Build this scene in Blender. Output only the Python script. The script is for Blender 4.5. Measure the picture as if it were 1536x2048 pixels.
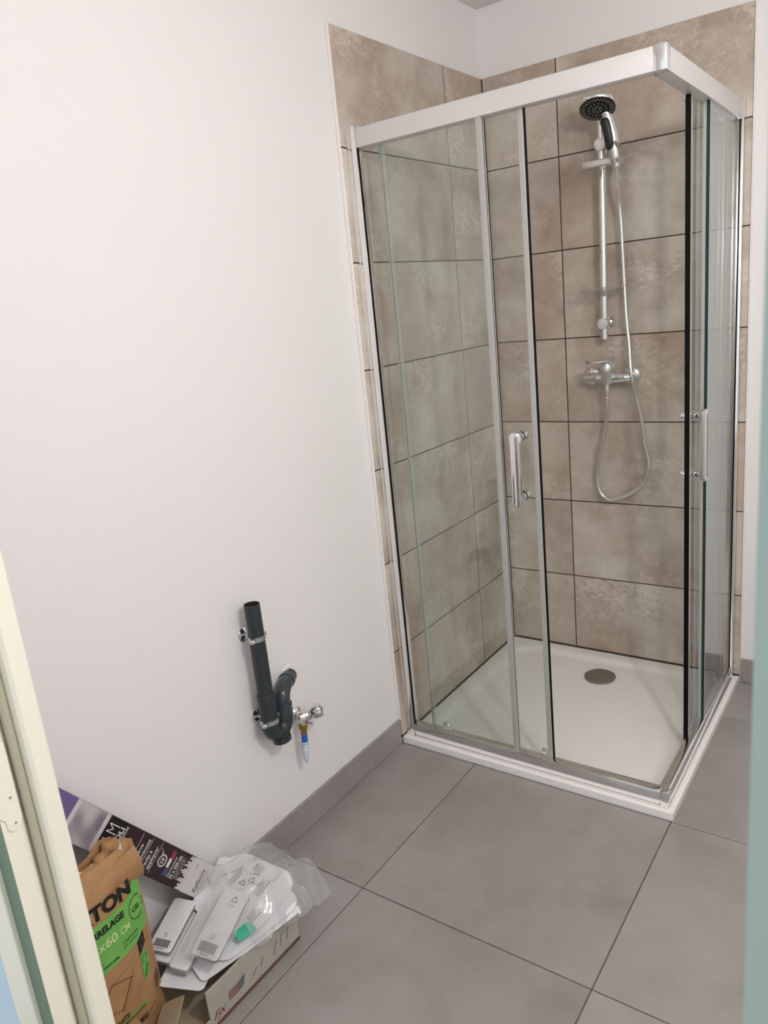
import bpy, bmesh, math, random
from mathutils import Vector, Matrix, noise
random.seed(7)
PI = math.pi
scene = bpy.context.scene
C = scene.collection
for o in list(bpy.data.objects): bpy.data.objects.remove(o)

# ------------------------------------------------------------------ camera
cam_d = bpy.data.cameras.new('camera'); cam = bpy.data.objects.new('camera', cam_d); C.objects.link(cam)
CAM = Vector((1.3522, -2.6559, 1.4052))
R2 = Vector((0.81557676, 0.57007896, -0.09921961)); U2 = Vector((-0.07065291, 0.26829169, 0.96074333)); F2 = Vector((-0.57431936, 0.77654977, -0.2590902))
mw = Matrix((R2, U2, -F2)).transposed().to_4x4(); mw.translation = CAM
cam.matrix_world = mw
cam_d.sensor_fit = 'HORIZONTAL'; cam_d.sensor_width = 36.0; cam_d.lens = 1520.45/1536*36
cam_d.clip_start = 0.02; cam_d.clip_end = 50
cam_d.dof.use_dof = True; cam_d.dof.focus_distance = 2.5; cam_d.dof.aperture_fstop = 15
scene.camera = cam
# ------------------------------------------------------------------ world: daylight of the hall outside the door
w = bpy.data.worlds.new('world'); scene.world = w; w.use_nodes = True
bg = w.node_tree.nodes['Background']; bg.inputs[0].default_value = (0.90, 0.96, 1.0, 1); bg.inputs[1].default_value = 1.15
LAMP = (1.72, -1.95, 1.98); LAMP_POWER = 45.0
scene.view_settings.view_transform = 'Standard'; scene.view_settings.look = 'None'
scene.view_settings.gamma = 1.0; scene.view_settings.use_curve_mapping = False
scene.view_settings.exposure = -0.14
scene.cycles.max_bounces = 8; scene.cycles.diffuse_bounces = 4; scene.cycles.glossy_bounces = 4
scene.cycles.transparent_max_bounces = 24; scene.cycles.transmission_bounces = 4; scene.cycles.use_light_tree = False
scene.cycles.use_adaptive_sampling = True; scene.cycles.adaptive_threshold = .06

# ------------------------------------------------------------------ materials
def lin(h):
    v = [int(h[i:i+2], 16)/255 for i in (0, 2, 4)]
    return tuple((c/12.92 if c <= .04045 else ((c+.055)/1.055)**2.4) for c in v)+(1,)
def mat(name):
    m = bpy.data.materials.new(name); m.use_nodes = True
    nt = m.node_tree; return m, nt, nt.nodes['Principled BSDF']
def N(nt, t, **k):
    n = nt.nodes.new(t)
    for a, b in k.items(): setattr(n, a, b)
    return n
def plain(name, col, rough=.5, metal=0., bump=0., bscale=200., vary=0., vscale=8., spec=None, coat=0.):
    m, nt, b = mat(name); c = lin(col) if isinstance(col, str) else tuple(col)+(1,)
    b.inputs['Base Color'].default_value = c; b.inputs['Roughness'].default_value = rough; b.inputs['Metallic'].default_value = metal
    if spec is not None: b.inputs['Specular IOR Level'].default_value = spec
    if coat: b.inputs['Coat Weight'].default_value = coat
    tc = N(nt, 'ShaderNodeTexCoord')
    if vary:
        n = N(nt, 'ShaderNodeTexNoise'); n.inputs['Scale'].default_value = vscale; n.inputs['Detail'].default_value = 6
        nt.links.new(tc.outputs['Object'], n.inputs['Vector'])
        r = N(nt, 'ShaderNodeValToRGB'); r.color_ramp.elements[0].position = .3; r.color_ramp.elements[1].position = .7
        r.color_ramp.elements[0].color = tuple(x*(1-vary) for x in c[:3])+(1,); r.color_ramp.elements[1].color = tuple(min(1, x*(1+vary)) for x in c[:3])+(1,)
        nt.links.new(n.outputs['Fac'], r.inputs[0]); nt.links.new(r.outputs[0], b.inputs['Base Color'])
    if bump:
        n2 = N(nt, 'ShaderNodeTexNoise'); n2.inputs['Scale'].default_value = bscale; n2.inputs['Detail'].default_value = 4
        nt.links.new(tc.outputs['Object'], n2.inputs['Vector'])
        bp = N(nt, 'ShaderNodeBump'); bp.inputs['Strength'].default_value = bump; bp.inputs['Distance'].default_value = .002
        nt.links.new(n2.outputs['Fac'], bp.inputs['Height']); nt.links.new(bp.outputs[0], b.inputs['Normal'])
    return m
def glass(name, tint, f0=.045, haze=0.0, hazecol=(.9, .95, .93)):
    """thin sheet of clear glass or film: straight-through transmission with Schlick reflection on each face"""
    m, nt, b = mat(name); nt.nodes.remove(b)
    out = nt.nodes['Material Output']
    g = N(nt, 'ShaderNodeNewGeometry')
    dot = N(nt, 'ShaderNodeVectorMath', operation='DOT_PRODUCT'); nt.links.new(g.outputs['Normal'], dot.inputs[0]); nt.links.new(g.outputs['Incoming'], dot.inputs[1])
    ab = N(nt, 'ShaderNodeMath', operation='ABSOLUTE'); nt.links.new(dot.outputs['Value'], ab.inputs[0])
    om = N(nt, 'ShaderNodeMath', operation='SUBTRACT'); om.inputs[0].default_value = 1; nt.links.new(ab.outputs[0], om.inputs[1])
    pw = N(nt, 'ShaderNodeMath', operation='POWER'); pw.inputs[1].default_value = 5; nt.links.new(om.outputs[0], pw.inputs[0])
    ma = N(nt, 'ShaderNodeMath', operation='MULTIPLY_ADD'); ma.inputs[1].default_value = 1-f0; ma.inputs[2].default_value = f0; nt.links.new(pw.outputs[0], ma.inputs[0])
    tr = N(nt, 'ShaderNodeBsdfTransparent'); tr.inputs[0].default_value = tint+(1,)
    gl = N(nt, 'ShaderNodeBsdfGlossy'); gl.inputs['Roughness'].default_value = 0.0 if not haze else .12
    base = tr
    if haze:
        df = N(nt, 'ShaderNodeBsdfTranslucent'); df.inputs[0].default_value = hazecol+(1,)
        d2 = N(nt, 'ShaderNodeBsdfDiffuse'); d2.inputs[0].default_value = hazecol+(1,)
        mm = N(nt, 'ShaderNodeMixShader'); mm.inputs[0].default_value = .6; nt.links.new(df.outputs[0], mm.inputs[1]); nt.links.new(d2.outputs[0], mm.inputs[2])
        mh = N(nt, 'ShaderNodeMixShader'); mh.inputs[0].default_value = haze; nt.links.new(tr.outputs[0], mh.inputs[1]); nt.links.new(mm.outputs[0], mh.inputs[2]); base = mh
    mx = N(nt, 'ShaderNodeMixShader'); nt.links.new(ma.outputs[0], mx.inputs[0]); nt.links.new(base.outputs[0], mx.inputs[1]); nt.links.new(gl.outputs[0], mx.inputs[2])
    nt.links.new(mx.outputs[0], out.inputs['Surface'])
    return m
def stone(name, ramp, rough, streak=0., fleck=None, scale=4.0):
    """cement-look porcelain: large soft clouds, mid mottling and pale scratches, each tile with its own offset"""
    m, nt, b = mat(name); L = nt.links.new
    tc = N(nt, 'ShaderNodeTexCoord'); oi = N(nt, 'ShaderNodeObjectInfo')
    off = N(nt, 'ShaderNodeMath', operation='MULTIPLY'); off.inputs[1].default_value = 57.0; L(oi.outputs['Random'], off.inputs[0])
    ad = N(nt, 'ShaderNodeVectorMath', operation='ADD'); L(tc.outputs['Object'], ad.inputs[0]); L(off.outputs[0], ad.inputs[1])
    n1 = N(nt, 'ShaderNodeTexNoise'); n1.inputs['Scale'].default_value = scale; n1.inputs['Detail'].default_value = 5; n1.inputs['Roughness'].default_value = .55; n1.inputs['Distortion'].default_value = .4
    n2 = N(nt, 'ShaderNodeTexNoise'); n2.inputs['Scale'].default_value = scale*4.3; n2.inputs['Detail'].default_value = 5; n2.inputs['Roughness'].default_value = .65
    L(ad.outputs[0], n1.inputs['Vector']); L(ad.outputs[0], n2.inputs['Vector'])
    mx = N(nt, 'ShaderNodeMix', data_type='FLOAT'); mx.inputs[0].default_value = .36; L(n1.outputs['Fac'], mx.inputs[2]); L(n2.outputs['Fac'], mx.inputs[3])
    cr = N(nt, 'ShaderNodeValToRGB'); el = cr.color_ramp.elements
    while len(el) > 1: el.remove(el[-1])
    el[0].position = ramp[0][0]; el[0].color = lin(ramp[0][1])
    for p, c in ramp[1:]: e = el.new(p); e.color = lin(c)
    L(mx.outputs[0], cr.inputs[0]); col = cr.outputs[0]
    if fleck:
        n3 = N(nt, 'ShaderNodeTexNoise'); n3.inputs['Scale'].default_value = scale*9; n3.inputs['Detail'].default_value = 5; n3.inputs['Roughness'].default_value = .75
        sc = N(nt, 'ShaderNodeVectorMath', operation='MULTIPLY'); sc.inputs[1].default_value = (1, 1, 1.6); L(ad.outputs[0], sc.inputs[0]); L(sc.outputs[0], n3.inputs['Vector'])
        n4 = N(nt, 'ShaderNodeTexNoise'); n4.inputs['Scale'].default_value = scale*1.1; n4.inputs['Detail'].default_value = 2
        a2 = N(nt, 'ShaderNodeVectorMath', operation='ADD'); a2.inputs[1].default_value = (11, 5, 3); L(ad.outputs[0], a2.inputs[0]); L(a2.outputs[0], n4.inputs['Vector'])
        ml = N(nt, 'ShaderNodeMath', operation='MULTIPLY'); L(n3.outputs['Fac'], ml.inputs[0]); L(n4.outputs['Fac'], ml.inputs[1])
        mr = N(nt, 'ShaderNodeMapRange'); mr.inputs[1].default_value = .29; mr.inputs[2].default_value = .40; mr.inputs[4].default_value = .75; L(ml.outputs[0], mr.inputs[0])
        mc = N(nt, 'ShaderNodeMix', data_type='RGBA'); mc.inputs[7].default_value = lin(fleck); L(mr.outputs[0], mc.inputs[0]); L(col, mc.inputs[6]); col = mc.outputs[2]
        # warm rust-brown clouds
        n5 = N(nt, 'ShaderNodeTexNoise'); n5.inputs['Scale'].default_value = scale*.8; n5.inputs['Detail'].default_value = 5
        a3 = N(nt, 'ShaderNodeVectorMath', operation='ADD'); a3.inputs[1].default_value = (31, 15, 23); L(ad.outputs[0], a3.inputs[0]); L(a3.outputs[0], n5.inputs['Vector'])
        m5 = N(nt, 'ShaderNodeMapRange'); m5.inputs[1].default_value = .5; m5.inputs[2].default_value = .72; m5.inputs[4].default_value = streak; L(n5.outputs['Fac'], m5.inputs[0])
        mc2 = N(nt, 'ShaderNodeMix', data_type='RGBA'); mc2.inputs[7].default_value = lin('a2856c'); L(m5.outputs[0], mc2.inputs[0]); L(col, mc2.inputs[6]); col = mc2.outputs[2]
    L(col, b.inputs['Base Color']); b.inputs['Roughness'].default_value = rough
    bp = N(nt, 'ShaderNodeBump'); bp.inputs['Strength'].default_value = .06; bp.inputs['Distance'].default_value = .002; L(n2.outputs['Fac'], bp.inputs['Height']); L(bp.outputs[0], b.inputs['Normal'])
    return m
M = {}
M['wall'] = plain('white_wall_paint', 'e9e6e4', .75, bump=.05, bscale=350)
M['ceil'] = plain('ceiling_paint', 'e0dcd9', .8)
M['walltile'] = stone('beige_cement_tile', [(.30, '9c8c7b'), (.44, 'b4a799'), (.54, 'c4b9ac'), (.68, 'd2c9be')], .42, .55, 'dad1c5', 4.0)
M['floortile'] = stone('grey_cement_tile', [(.30, '89837f'), (.5, '98928e'), (.70, 'a39d9a')], .38, scale=2.6)
M['grout'] = plain('dark_brown_grout', '4a3d33', .9)
M['fgrout'] = plain('grey_floor_grout', '615a55', .9)
M['bbtop'] = plain('grey_skirting_tile', 'a09791', .45, vary=.06, vscale=6)
M['acrylic'] = plain('white_acrylic', 'f3efec', .28)
M['trimw'] = plain('white_tile_trim', 'ece6e3', .5)
M['alu'] = plain('polished_aluminium', (.86, .86, .86), .13, 1.0)
M['alusat'] = plain('satin_white_aluminium', 'd4d0ce', .32, .25)
M['chrome'] = plain('chrome', (.80, .80, .80), .06, 1.0)
M['chromesat'] = plain('satin_chrome', (.78, .77, .76), .28, .85)
M['steel'] = plain('zinc_steel', (.62, .63, .64), .3, 1.0)
M['brass'] = plain('brass', '9c7a4c', .35, .8)
M['black'] = plain('black_rubber', '040404', .6, spec=.15)
M['sprayface'] = plain('black_spray_face', '10120f', .3)
M['nozzle'] = plain('pale_nozzle', 'b9bcae', .4)
M['grip'] = plain('dark_grey_grip', '25282a', .45)
M['seal'] = plain('translucent_grey_seal', 'aaa9a4', .35)
M['glass'] = glass('clear_glass', (.968, .986, .977))
M['glassedge'] = plain('green_glass_edge', '1e3634', .12)
M['dishclear'] = glass('clear_plastic', (.93, .93, .92), .05, .10, (.9, .9, .88))
M['hazyseal'] = glass('translucent_seal', (.95, .96, .95), .045, .28, (.80, .82, .80))
M['drain'] = plain('brushed_drain_steel', (.40, .38, .36), .22, 1.0)
M['shade_strip'] = plain('olive_groove_shade', 'a9a38c', .6)  # shade of the jamb groove, put into an olive colour
M['pvc'] = plain('grey_pvc', '2c3336', .42, vary=.05)
M['pvcshiny'] = plain('glossy_grey_pvc', '3a4045', .22)
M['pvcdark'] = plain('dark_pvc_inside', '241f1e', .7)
M['blue'] = plain('blue_hose', '1761b8', .35)
M['sleeve'] = plain('white_ribbed_sleeve', 'c3c9d3', .35)
M['cream'] = plain('cream_door_frame_paint', 'e6dfcd', .42)
M['sage'] = plain('sage_green_board', '697d69', .6); M['sagelit'] = plain('sage_green_lit_copy', 'a2afa7', .6)  # one green; second copy lighter, the right side's stronger light painted in
M['halljamb'] = plain('daylight_tinted_hall_wall', 'bfd2e0', .7)  # white hall wall with the blue cast of daylight put into its colour
M['kraft'] = None
M['kraftin'] = plain('kraft_paper', 'a97f55', .7, vary=.10, vscale=14, bump=.4, bscale=60)
M['white_paper'] = plain('white_paper', 'e9e8ea', .6)
M['paper_inner'] = plain('bag_liner', 'd3c7ba', .6)
M['blackink'] = plain('black_ink', '17130f', .6)
M['whiteink'] = plain('white_ink', 'ded9d8', .6)
M['greenink'] = plain('pale_green_ink', 'c3d690', .6)
M['greyink'] = plain('grey_ink', '6a6a6e', .6)
M['redink'] = plain('dark_red_ink', '6e1f24', .6)
M['brownink'] = plain('brown_ink', '5a4027', .6)
M['plum'] = plain('plum_print', '2c1518', .4)
M['blackprint'] = plain('black_print', '100c0c', .35)
M['violet'] = plain('violet_print', '6e608f', .4)
M['flagred'] = plain('red_print', 'a3213a', .5); M['flagblue'] = plain('blue_print', '2f4a86', .5)
M['boxwhite'] = plain('white_carton', 'cfcaca', .5)
M['boxside'] = plain('grey_carton_side', '8a8483', .6, vary=.1, vscale=30)
M['carton'] = plain('pale_printed_carton', 'aba69a', .6, vary=.06, vscale=25)
M['cartonin'] = plain('cream_carton_inside', 'a8977c', .75, vary=.08, vscale=20)
M['plastic'] = plain('white_plastic', 'e4e4e2', .35)
M['plasticgrey'] = plain('grey_plastic', 'a7a6a6', .4)
M['lcd'] = plain('grey_lcd', '7c7f7d', .2)
M['film'] = glass('clear_film', (.97, .97, .97), .045, .135, (.92, .92, .91))
M['teal'] = plain('teal_sticker', '4fc2a0', .5)
M['bulbglass'] = glass('clear_bulb_glass', (.99, .99, .99), .04)

# ------------------------------------------------------------------ mesh helpers
BASE = {}
def link(o, parent=None):
    C.objects.link(o)
    if parent is not None: o.parent = parent
    return o
def tag(o, label=None, cat=None, group=None, kind=None):
    for k, v in (('label', label), ('category', cat), ('group', group), ('kind', kind)):
        if v: o[k] = v
    return o
def thing(name, loc, label=None, cat=None, group=None, kind=None):
    o = bpy.data.objects.new(name, None); o.location = loc; o.empty_display_size = .05
    BASE[o.name] = Vector(loc); link(o); return tag(o, label, cat, group, kind)
def wbase(o): return BASE.get(o.name, Vector((0, 0, 0)))
def obj(name, bm, mats, parent=None, smooth=False, origin=None):
    """bm is in world coordinates; it is shifted to the parent's base"""
    if not isinstance(mats, (list, tuple)): mats = [mats]
    pb = wbase(parent) if parent else Vector((0, 0, 0))
    if origin is None: origin = pb if parent else None
    if origin is None:
        xs = [v.co for v in bm.verts]
        lo = Vector([min(v[i] for v in xs) for i in range(3)]); hi = Vector([max(v[i] for v in xs) for i in range(3)])
        origin = Vector(((lo.x+hi.x)/2, (lo.y+hi.y)/2, lo.z))
    origin = Vector(origin)
    bmesh.ops.translate(bm, verts=bm.verts, vec=-origin)
    me = bpy.data.meshes.new(name); bm.to_mesh(me); bm.free()
    for m in mats: me.materials.append(m)
    o = bpy.data.objects.new(name, me); link(o, parent); o.location = origin-pb
    BASE[o.name] = origin
    if smooth:
        for p in me.polygons: p.use_smooth = True
        try: me.set_sharp_from_angle(angle=math.radians(38))
        except Exception: pass
    return o
def nb(): return bmesh.new()
def box(bm, x0, x1, y0, y1, z0, z1, bev=0., seg=2, mi=0):
    r = bmesh.ops.create_cube(bm, size=1)
    vs = r['verts']
    for v in vs: v.co = Vector(((x0+x1)/2+v.co.x*(x1-x0), (y0+y1)/2+v.co.y*(y1-y0), (z0+z1)/2+v.co.z*(z1-z0)))
    fs = set(f for v in vs for f in v.link_faces)
    for f in fs: f.material_index = mi
    if bev:
        es = list(set(e for v in vs for e in v.link_edges))
        rr = bmesh.ops.bevel(bm, geom=es, offset=bev, segments=seg, profile=.5, affect='EDGES')
        for f in rr['faces']: f.material_index = mi
    return bm
def frame(d):
    d = Vector(d).normalized(); a = Vector((0, 0, 1)) if abs(d.z) < .9 else Vector((0, 1, 0))
    u = d.cross(a).normalized(); v = d.cross(u).normalized(); return d, u, v
def ring(bm, c, u, v, r, n): return [bm.verts.new(Vector(c)+u*(r*math.cos(2*PI*i/n))+v*(r*math.sin(2*PI*i/n))) for i in range(n)]
def bridge(bm, A, B, mi=0):
    n = len(A)
    for i in range(n):
        f = bm.faces.new((A[i], A[(i+1) % n], B[(i+1) % n], B[i])); f.material_index = mi
def lathe(bm, o, d, prof, n=24, cap0=True, cap1=True, mi=0):
    """prof = [(distance along d, radius)]"""
    d, u, v = frame(d); o = Vector(o); prev = None; first = None
    for s, r in prof:
        R = ring(bm, o+d*s, u, v, max(r, 1e-5), n)
        if prev: bridge(bm, prev, R, mi)
        else: first = R
        prev = R
    if cap0: bm.faces.new(list(reversed(first))).material_index = mi
    if cap1: bm.faces.new(prev).material_index = mi
    return bm
def cyl(bm, a, b, r, r2=None, n=24, mi=0):
    a, b = Vector(a), Vector(b); return lathe(bm, a, b-a, [(0, r), ((b-a).length, r if r2 is None else r2)], n, mi=mi)
def tube(bm, pts, r, n=16, caps=True, mi=0):
    """r a number or list; parallel transported frame"""
    pts = [Vector(p) for p in pts]; k = len(pts); rr = r if isinstance(r, (list, tuple)) else [r]*k
    t0 = (pts[1]-pts[0]).normalized(); _, u, v = frame(t0); prev = None; pt = t0
    for i, p in enumerate(pts):
        t = (pts[min(i+1, k-1)]-pts[max(i-1, 0)]).normalized()
        q = pt.rotation_difference(t); u = q @ u; v = q @ v; pt = t
        R = ring(bm, p, u, v, rr[i], n)
        if prev: bridge(bm, prev, R, mi)
        elif caps: bm.faces.new(list(reversed(R)))
        prev = R
    if caps: bm.faces.new(prev)
    return bm
def spline(P, m=8):
    P = [Vector(p) for p in P]; out = []
    for i in range(len(P)-1):
        p0 = P[max(i-1, 0)]; p1 = P[i]; p2 = P[i+1]; p3 = P[min(i+2, len(P)-1)]
        for j in range(m):
            t = j/m
            out.append(.5*((2*p1)+(p2-p0)*t+(2*p0-5*p1+4*p2-p3)*t*t+(3*p1-p0-3*p2+p3)*t**3))
    out.append(P[-1]); return out
def prism(bm, poly, axis, a, b, mi=0):
    """poly: list of 2-D points in the other two axes (cyclic order)"""
    def mk(p, s):
        if axis == 'z': return Vector((p[0], p[1], s))
        if axis == 'x': return Vector((s, p[0], p[1]))
        return Vector((p[0], s, p[1]))
    A = [bm.verts.new(mk(p, a)) for p in poly]; B = [bm.verts.new(mk(p, b)) for p in poly]
    bridge(bm, A, B, mi); bm.faces.new(list(reversed(A))).material_index = mi; bm.faces.new(B).material_index = mi
    bmesh.ops.recalc_face_normals(bm, faces=bm.faces); return bm
def rrect(w, h, r, n=6):
    P = []
    for cx, cy, a0 in ((w/2-r, h/2-r, 0), (-w/2+r, h/2-r, PI/2), (-w/2+r, -h/2+r, PI), (w/2-r, -h/2+r, 1.5*PI)):
        for i in range(n+1): P.append((cx+r*math.cos(a0+i*PI/2/n), cy+r*math.sin(a0+i*PI/2/n)))
    return P
def lettering(s, size, mapf, m, parent, bold=0., name='lettering', align='LEFT', width=1.0, shear=0., space=1.0, center=False):
    """flat print: text converted to mesh, each vertex put on the surface with mapf(u, v)"""
    cu = bpy.data.curves.new('t', 'FONT'); cu.body = s; cu.size = size; cu.align_x = align; cu.resolution_u = 3
    cu.offset = bold*size; cu.shear = shear; cu.space_character = space
    to = bpy.data.objects.new('t', cu); C.objects.link(to)
    dg = bpy.context.evaluated_depsgraph_get(); me = bpy.data.meshes.new_from_object(to.evaluated_get(dg))
    bpy.data.objects.remove(to); bpy.data.curves.remove(cu)
    bm = nb(); bm.from_mesh(me); bpy.data.meshes.remove(me)
    for v in bm.verts: v.co = mapf(v.co.x*width, v.co.y)
    return obj(name, bm, m, parent)
def quadprint(pts, mapf, m, parent, name='print', nu=1, nv=1):
    """flat printed patch between four (u,v) corners, subdivided so that it follows the surface"""
    bm = nb(); G = []
    for i in range(nu+1):
        row = []
        for j in range(nv+1):
            a, b = i/nu, j/nv
            p = [(pts[0][k]*(1-a)+pts[1][k]*a)*(1-b)+(pts[3][k]*(1-a)+pts[2][k]*a)*b for k in (0, 1)]
            row.append(bm.verts.new(mapf(*p)))
        G.append(row)
    for i in range(nu):
        for j in range(nv): bm.faces.new((G[i][j], G[i+1][j], G[i+1][j+1], G[i][j+1]))
    return obj(name, bm, m, parent)
def stroke(P, wd, mapf, m, parent, name='print_line'):
    bm = nb()
    for (a, b) in zip(P[:-1], P[1:]):
        a, b = Vector(a), Vector(b); t = (b-a).normalized()*wd/2; n = Vector((-t.y, t.x))
        k = max(1, int((b-a).length/.012))
        for i in range(k):
            p = a.lerp(b, i/k); q = a.lerp(b, (i+1)/k)
            if i == 0: p = p-t
            if i == k-1: q = q+t
            vs = [bm.verts.new(mapf(*c)) for c in (p-n, q-n, q+n, p+n)]; bm.faces.new(vs)
    return obj(name, bm, m, parent)

# ------------------------------------------------------------------ the room
RX, RZ, YD = 2.30, 2.352, -2.271       # right wall, ceiling, room face of the door wall
YH = -2.333                            # hall face of the door frame
T = .009                               # tile thickness
def S(name, bm, m, **k): return tag(obj(name, bm, m, **k), kind='structure')
wall_left = S('wall_left', box(nb(), -.15, -T, YD-.06, .15, -.05, RZ+.05), M['wall'])
wall_back = S('wall_back', box(nb(), -T, RX, T, .15, -.05, RZ+.05), M['wall'])
wall_right = S('wall_right', box(nb(), RX, RX+.12, YD-.06, .15, -.05, RZ+.05), M['wall'])
ceiling = S('ceiling', box(nb(), -.15, RX+.12, YD-.06, .15, RZ, RZ+.1), M['ceil'])
bm = nb()
box(bm, -T, .50, YD-.058, YD+.003, -.05, RZ); box(bm, 1.335, RX, YD-.058, YD+.003, -.05, RZ); box(bm, .50, 1.335, YD-.058, YD+.003, 2.06, RZ)
wall_front = S('wall_front', bm, M['wall'])
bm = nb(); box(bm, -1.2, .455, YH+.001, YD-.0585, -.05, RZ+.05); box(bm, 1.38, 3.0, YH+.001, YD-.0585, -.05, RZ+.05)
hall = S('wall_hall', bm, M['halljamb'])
# floor and its tiles
floor = S('floor', box(nb(), -.15, RX+.12, -4.2, .15, -.08, -.0025), M['fgrout'])
GX = [.2716+.5953*k for k in range(-1, 5)]; GY = [-.2600-.5945*k for k in range(-1, 7)]
meshes = {}
def tile_obj(name, c, size, m, parent, bev=.0012):
    key = (tuple(round(s, 4) for s in size), m.name)
    if key not in meshes:
        b = box(nb(), -size[0]/2, size[0]/2, -size[1]/2, size[1]/2, -size[2]/2, size[2]/2, bev, 1)
        me = bpy.data.meshes.new(name); b.to_mesh(me); b.free(); me.materials.append(m); meshes[key] = me
    o = bpy.data.objects.new(name, meshes[key]); link(o, parent); o.location = Vector(c)-wbase(parent); return o
J = .0030
for i in range(len(GX)-1):
    for j in range(len(GY)-1):
        x0, x1, y1, y0 = max(GX[i], -T), min(GX[i+1], RX), min(GY[j], T), max(GY[j+1], -4.2)
        if x1-x0 < .02 or y1-y0 < .02 or y0 < -4.0: continue
        tile_obj('tile', ((x0+x1)/2, (y0+y1)/2, -.005), (x1-x0-J, y1-y0-J, .010), M['floortile'], floor, .0008)
# wall tiles
ZT, H = .0262, .3014
YE, VL, VB, XR = -.8528, -.2643, .2722, .8732
g1 = obj('grout', box(nb(), -T-.001, -.0007, YE+.002, T, .02, ZT+7*H-.002), M['grout'], wall_left)
g2 = obj('grout', box(nb(), 0, XR-.002, .0007, T+.001, .02, ZT+7*H-.002), M['grout'], wall_back)
for k in range(7):
    z0, z1 = ZT+k*H, ZT+(k+1)*H
    for y0, y1 in ((YE, VL), (VL, -.001)):
        tile_obj('tile', (-T/2, (y0+y1)/2, (z0+z1)/2), (T, y1-y0-J, H-J), M['walltile'], wall_left)
    for x0, x1 in ((.001, VB), (VB, XR)):
        tile_obj('tile', ((x0+x1)/2, T/2, (z0+z1)/2), (x1-x0-J, T, H-J), M['walltile'], wall_back)
trim1 = S('trim_1', box(nb(), -T, .0006, YE-.005, YE+.0005, .088, ZT+7*H-.001, .001, 1), M['trimw'])
trim2 = S('trim_2', box(nb(), XR-.0005, XR+.003, -.0004, T, .09, ZT+7*H-.001, .001, 1), M['trimw'])
# skirting tiles
bl = thing('baseboard_left', (0, -1.5, 0), kind='structure')
for y1, y0 in ((YE-.0055, -1.63), (-1.63, YD+.004)):
    b = box(nb(), -T, .0005, y0+J/2, y1-J/2, .001, .0875, .0012, 1); obj('tile', b, M['floortile'], bl, origin=(0, (y0+y1)/2, 0))
bb = thing('baseboard_back', (1.5, 0, 0), kind='structure')
for x0, x1 in ((XR+.003, GX[3]), (GX[3], GX[4]), (GX[4], RX)):
    if x1-x0 > .02: obj('tile', box(nb(), x0+J/2, x1-J/2, -.0005, T, .001, .0895, .0012, 1), M['floortile'], bb, origin=((x0+x1)/2, 0, 0))
# door frame -------------------------------------------------------------
door = thing('door_1', (.93, YH, 0), kind='structure')
XS, XB = .557, .535                    # stop face and rebate face of the left upright
poly = [(XS, YD), (XS+.0005, YD-.003), (XS, -2.2905), (XS-.004, -2.2940), (XB-.004, -2.2965), (XB-.007, -2.2990)]
for i in range(7):                     # hollow between stop and rebate that holds the olive shade strip
    a = i/6; poly.append((XB-.007+.007*math.sin(a*PI/2), -2.3000-.013*a))
poly += [(XB, YH+.0006), (.4995, YH+.0006), (.4995, YD)]
obj('jamb', prism(nb(), poly, 'z', 0, 2.06), M['cream'], door, smooth=False)
obj('lining', box(nb(), .506, XB-.0004, YH-.0006, YH+.004, 0, 2.06), M['sage'], door)
obj('architrave', box(nb(), .4525, .5062, YH-.0065, YH+.001, 0, 2.11, .0015, 2), M['cream'], door)
XRj = 1.300
polyr = [(XRj-.006, YD), (XRj-.006, -2.293), (XRj, -2.300), (XRj, YH+.0006), (1.3355, YH+.0006), (1.3355, YD)]
obj('jamb', prism(nb(), polyr, 'z', 0, 2.06), M['cream'], door)
obj('lining', box(nb(), XRj-.0006, 1.336, YH-.0006, YH+.004, 0, 2.06), M['sagelit'], door)
obj('architrave', box(nb(), 1.3362, 1.39, YH-.0065, YH+.001, 0, 2.11, .0015, 2), M['cream'], door)
obj('head_jamb', box(nb(), .50, 1.3355, YH+.0006, YD, 2.035, 2.0605, .001, 1), M['cream'], door)
obj('shade_strip', tube(nb(), [(XB+.0035, -2.2995, .001), (XB+.0035, -2.2995, 1.0), (XB+.0035, -2.2995, 2.034)], .0055, 14), M['shade_strip'], door, smooth=True)  # added strip that paints the dark shadow band of the groove
# strike plate on the rebate face
pl = [(-2.3330, .98), (-2.3085, .98), (-2.3085, .886), (-2.3110, .878), (-2.3165, .8735), (-2.3220, .8735), (-2.3262, .878), (-2.3270, .890), (-2.3330, .897)]
sp = obj('strike_plate', prism(nb(), pl, 'x', XB-.0002, XB+.0022), M['cream'], door)
for yy, zz in ((-2.3166, .9148), (-2.3174, .8826)):
    sc = obj('screw', lathe(nb(), (XB+.0020, yy, zz), (1, 0, 0), [(0, .0032), (.0009, .0028)], 14), M['cream'], sp)
    b = nb(); box(b, XB+.0027, XB+.0031, yy-.0016, yy+.0016, zz-.0004, zz+.0004); box(b, XB+.0027, XB+.0031, yy-.0004, yy+.0004, zz-.0016, zz+.0016)
    obj('screw_slot', b, M['blackink'], sp)
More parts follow.
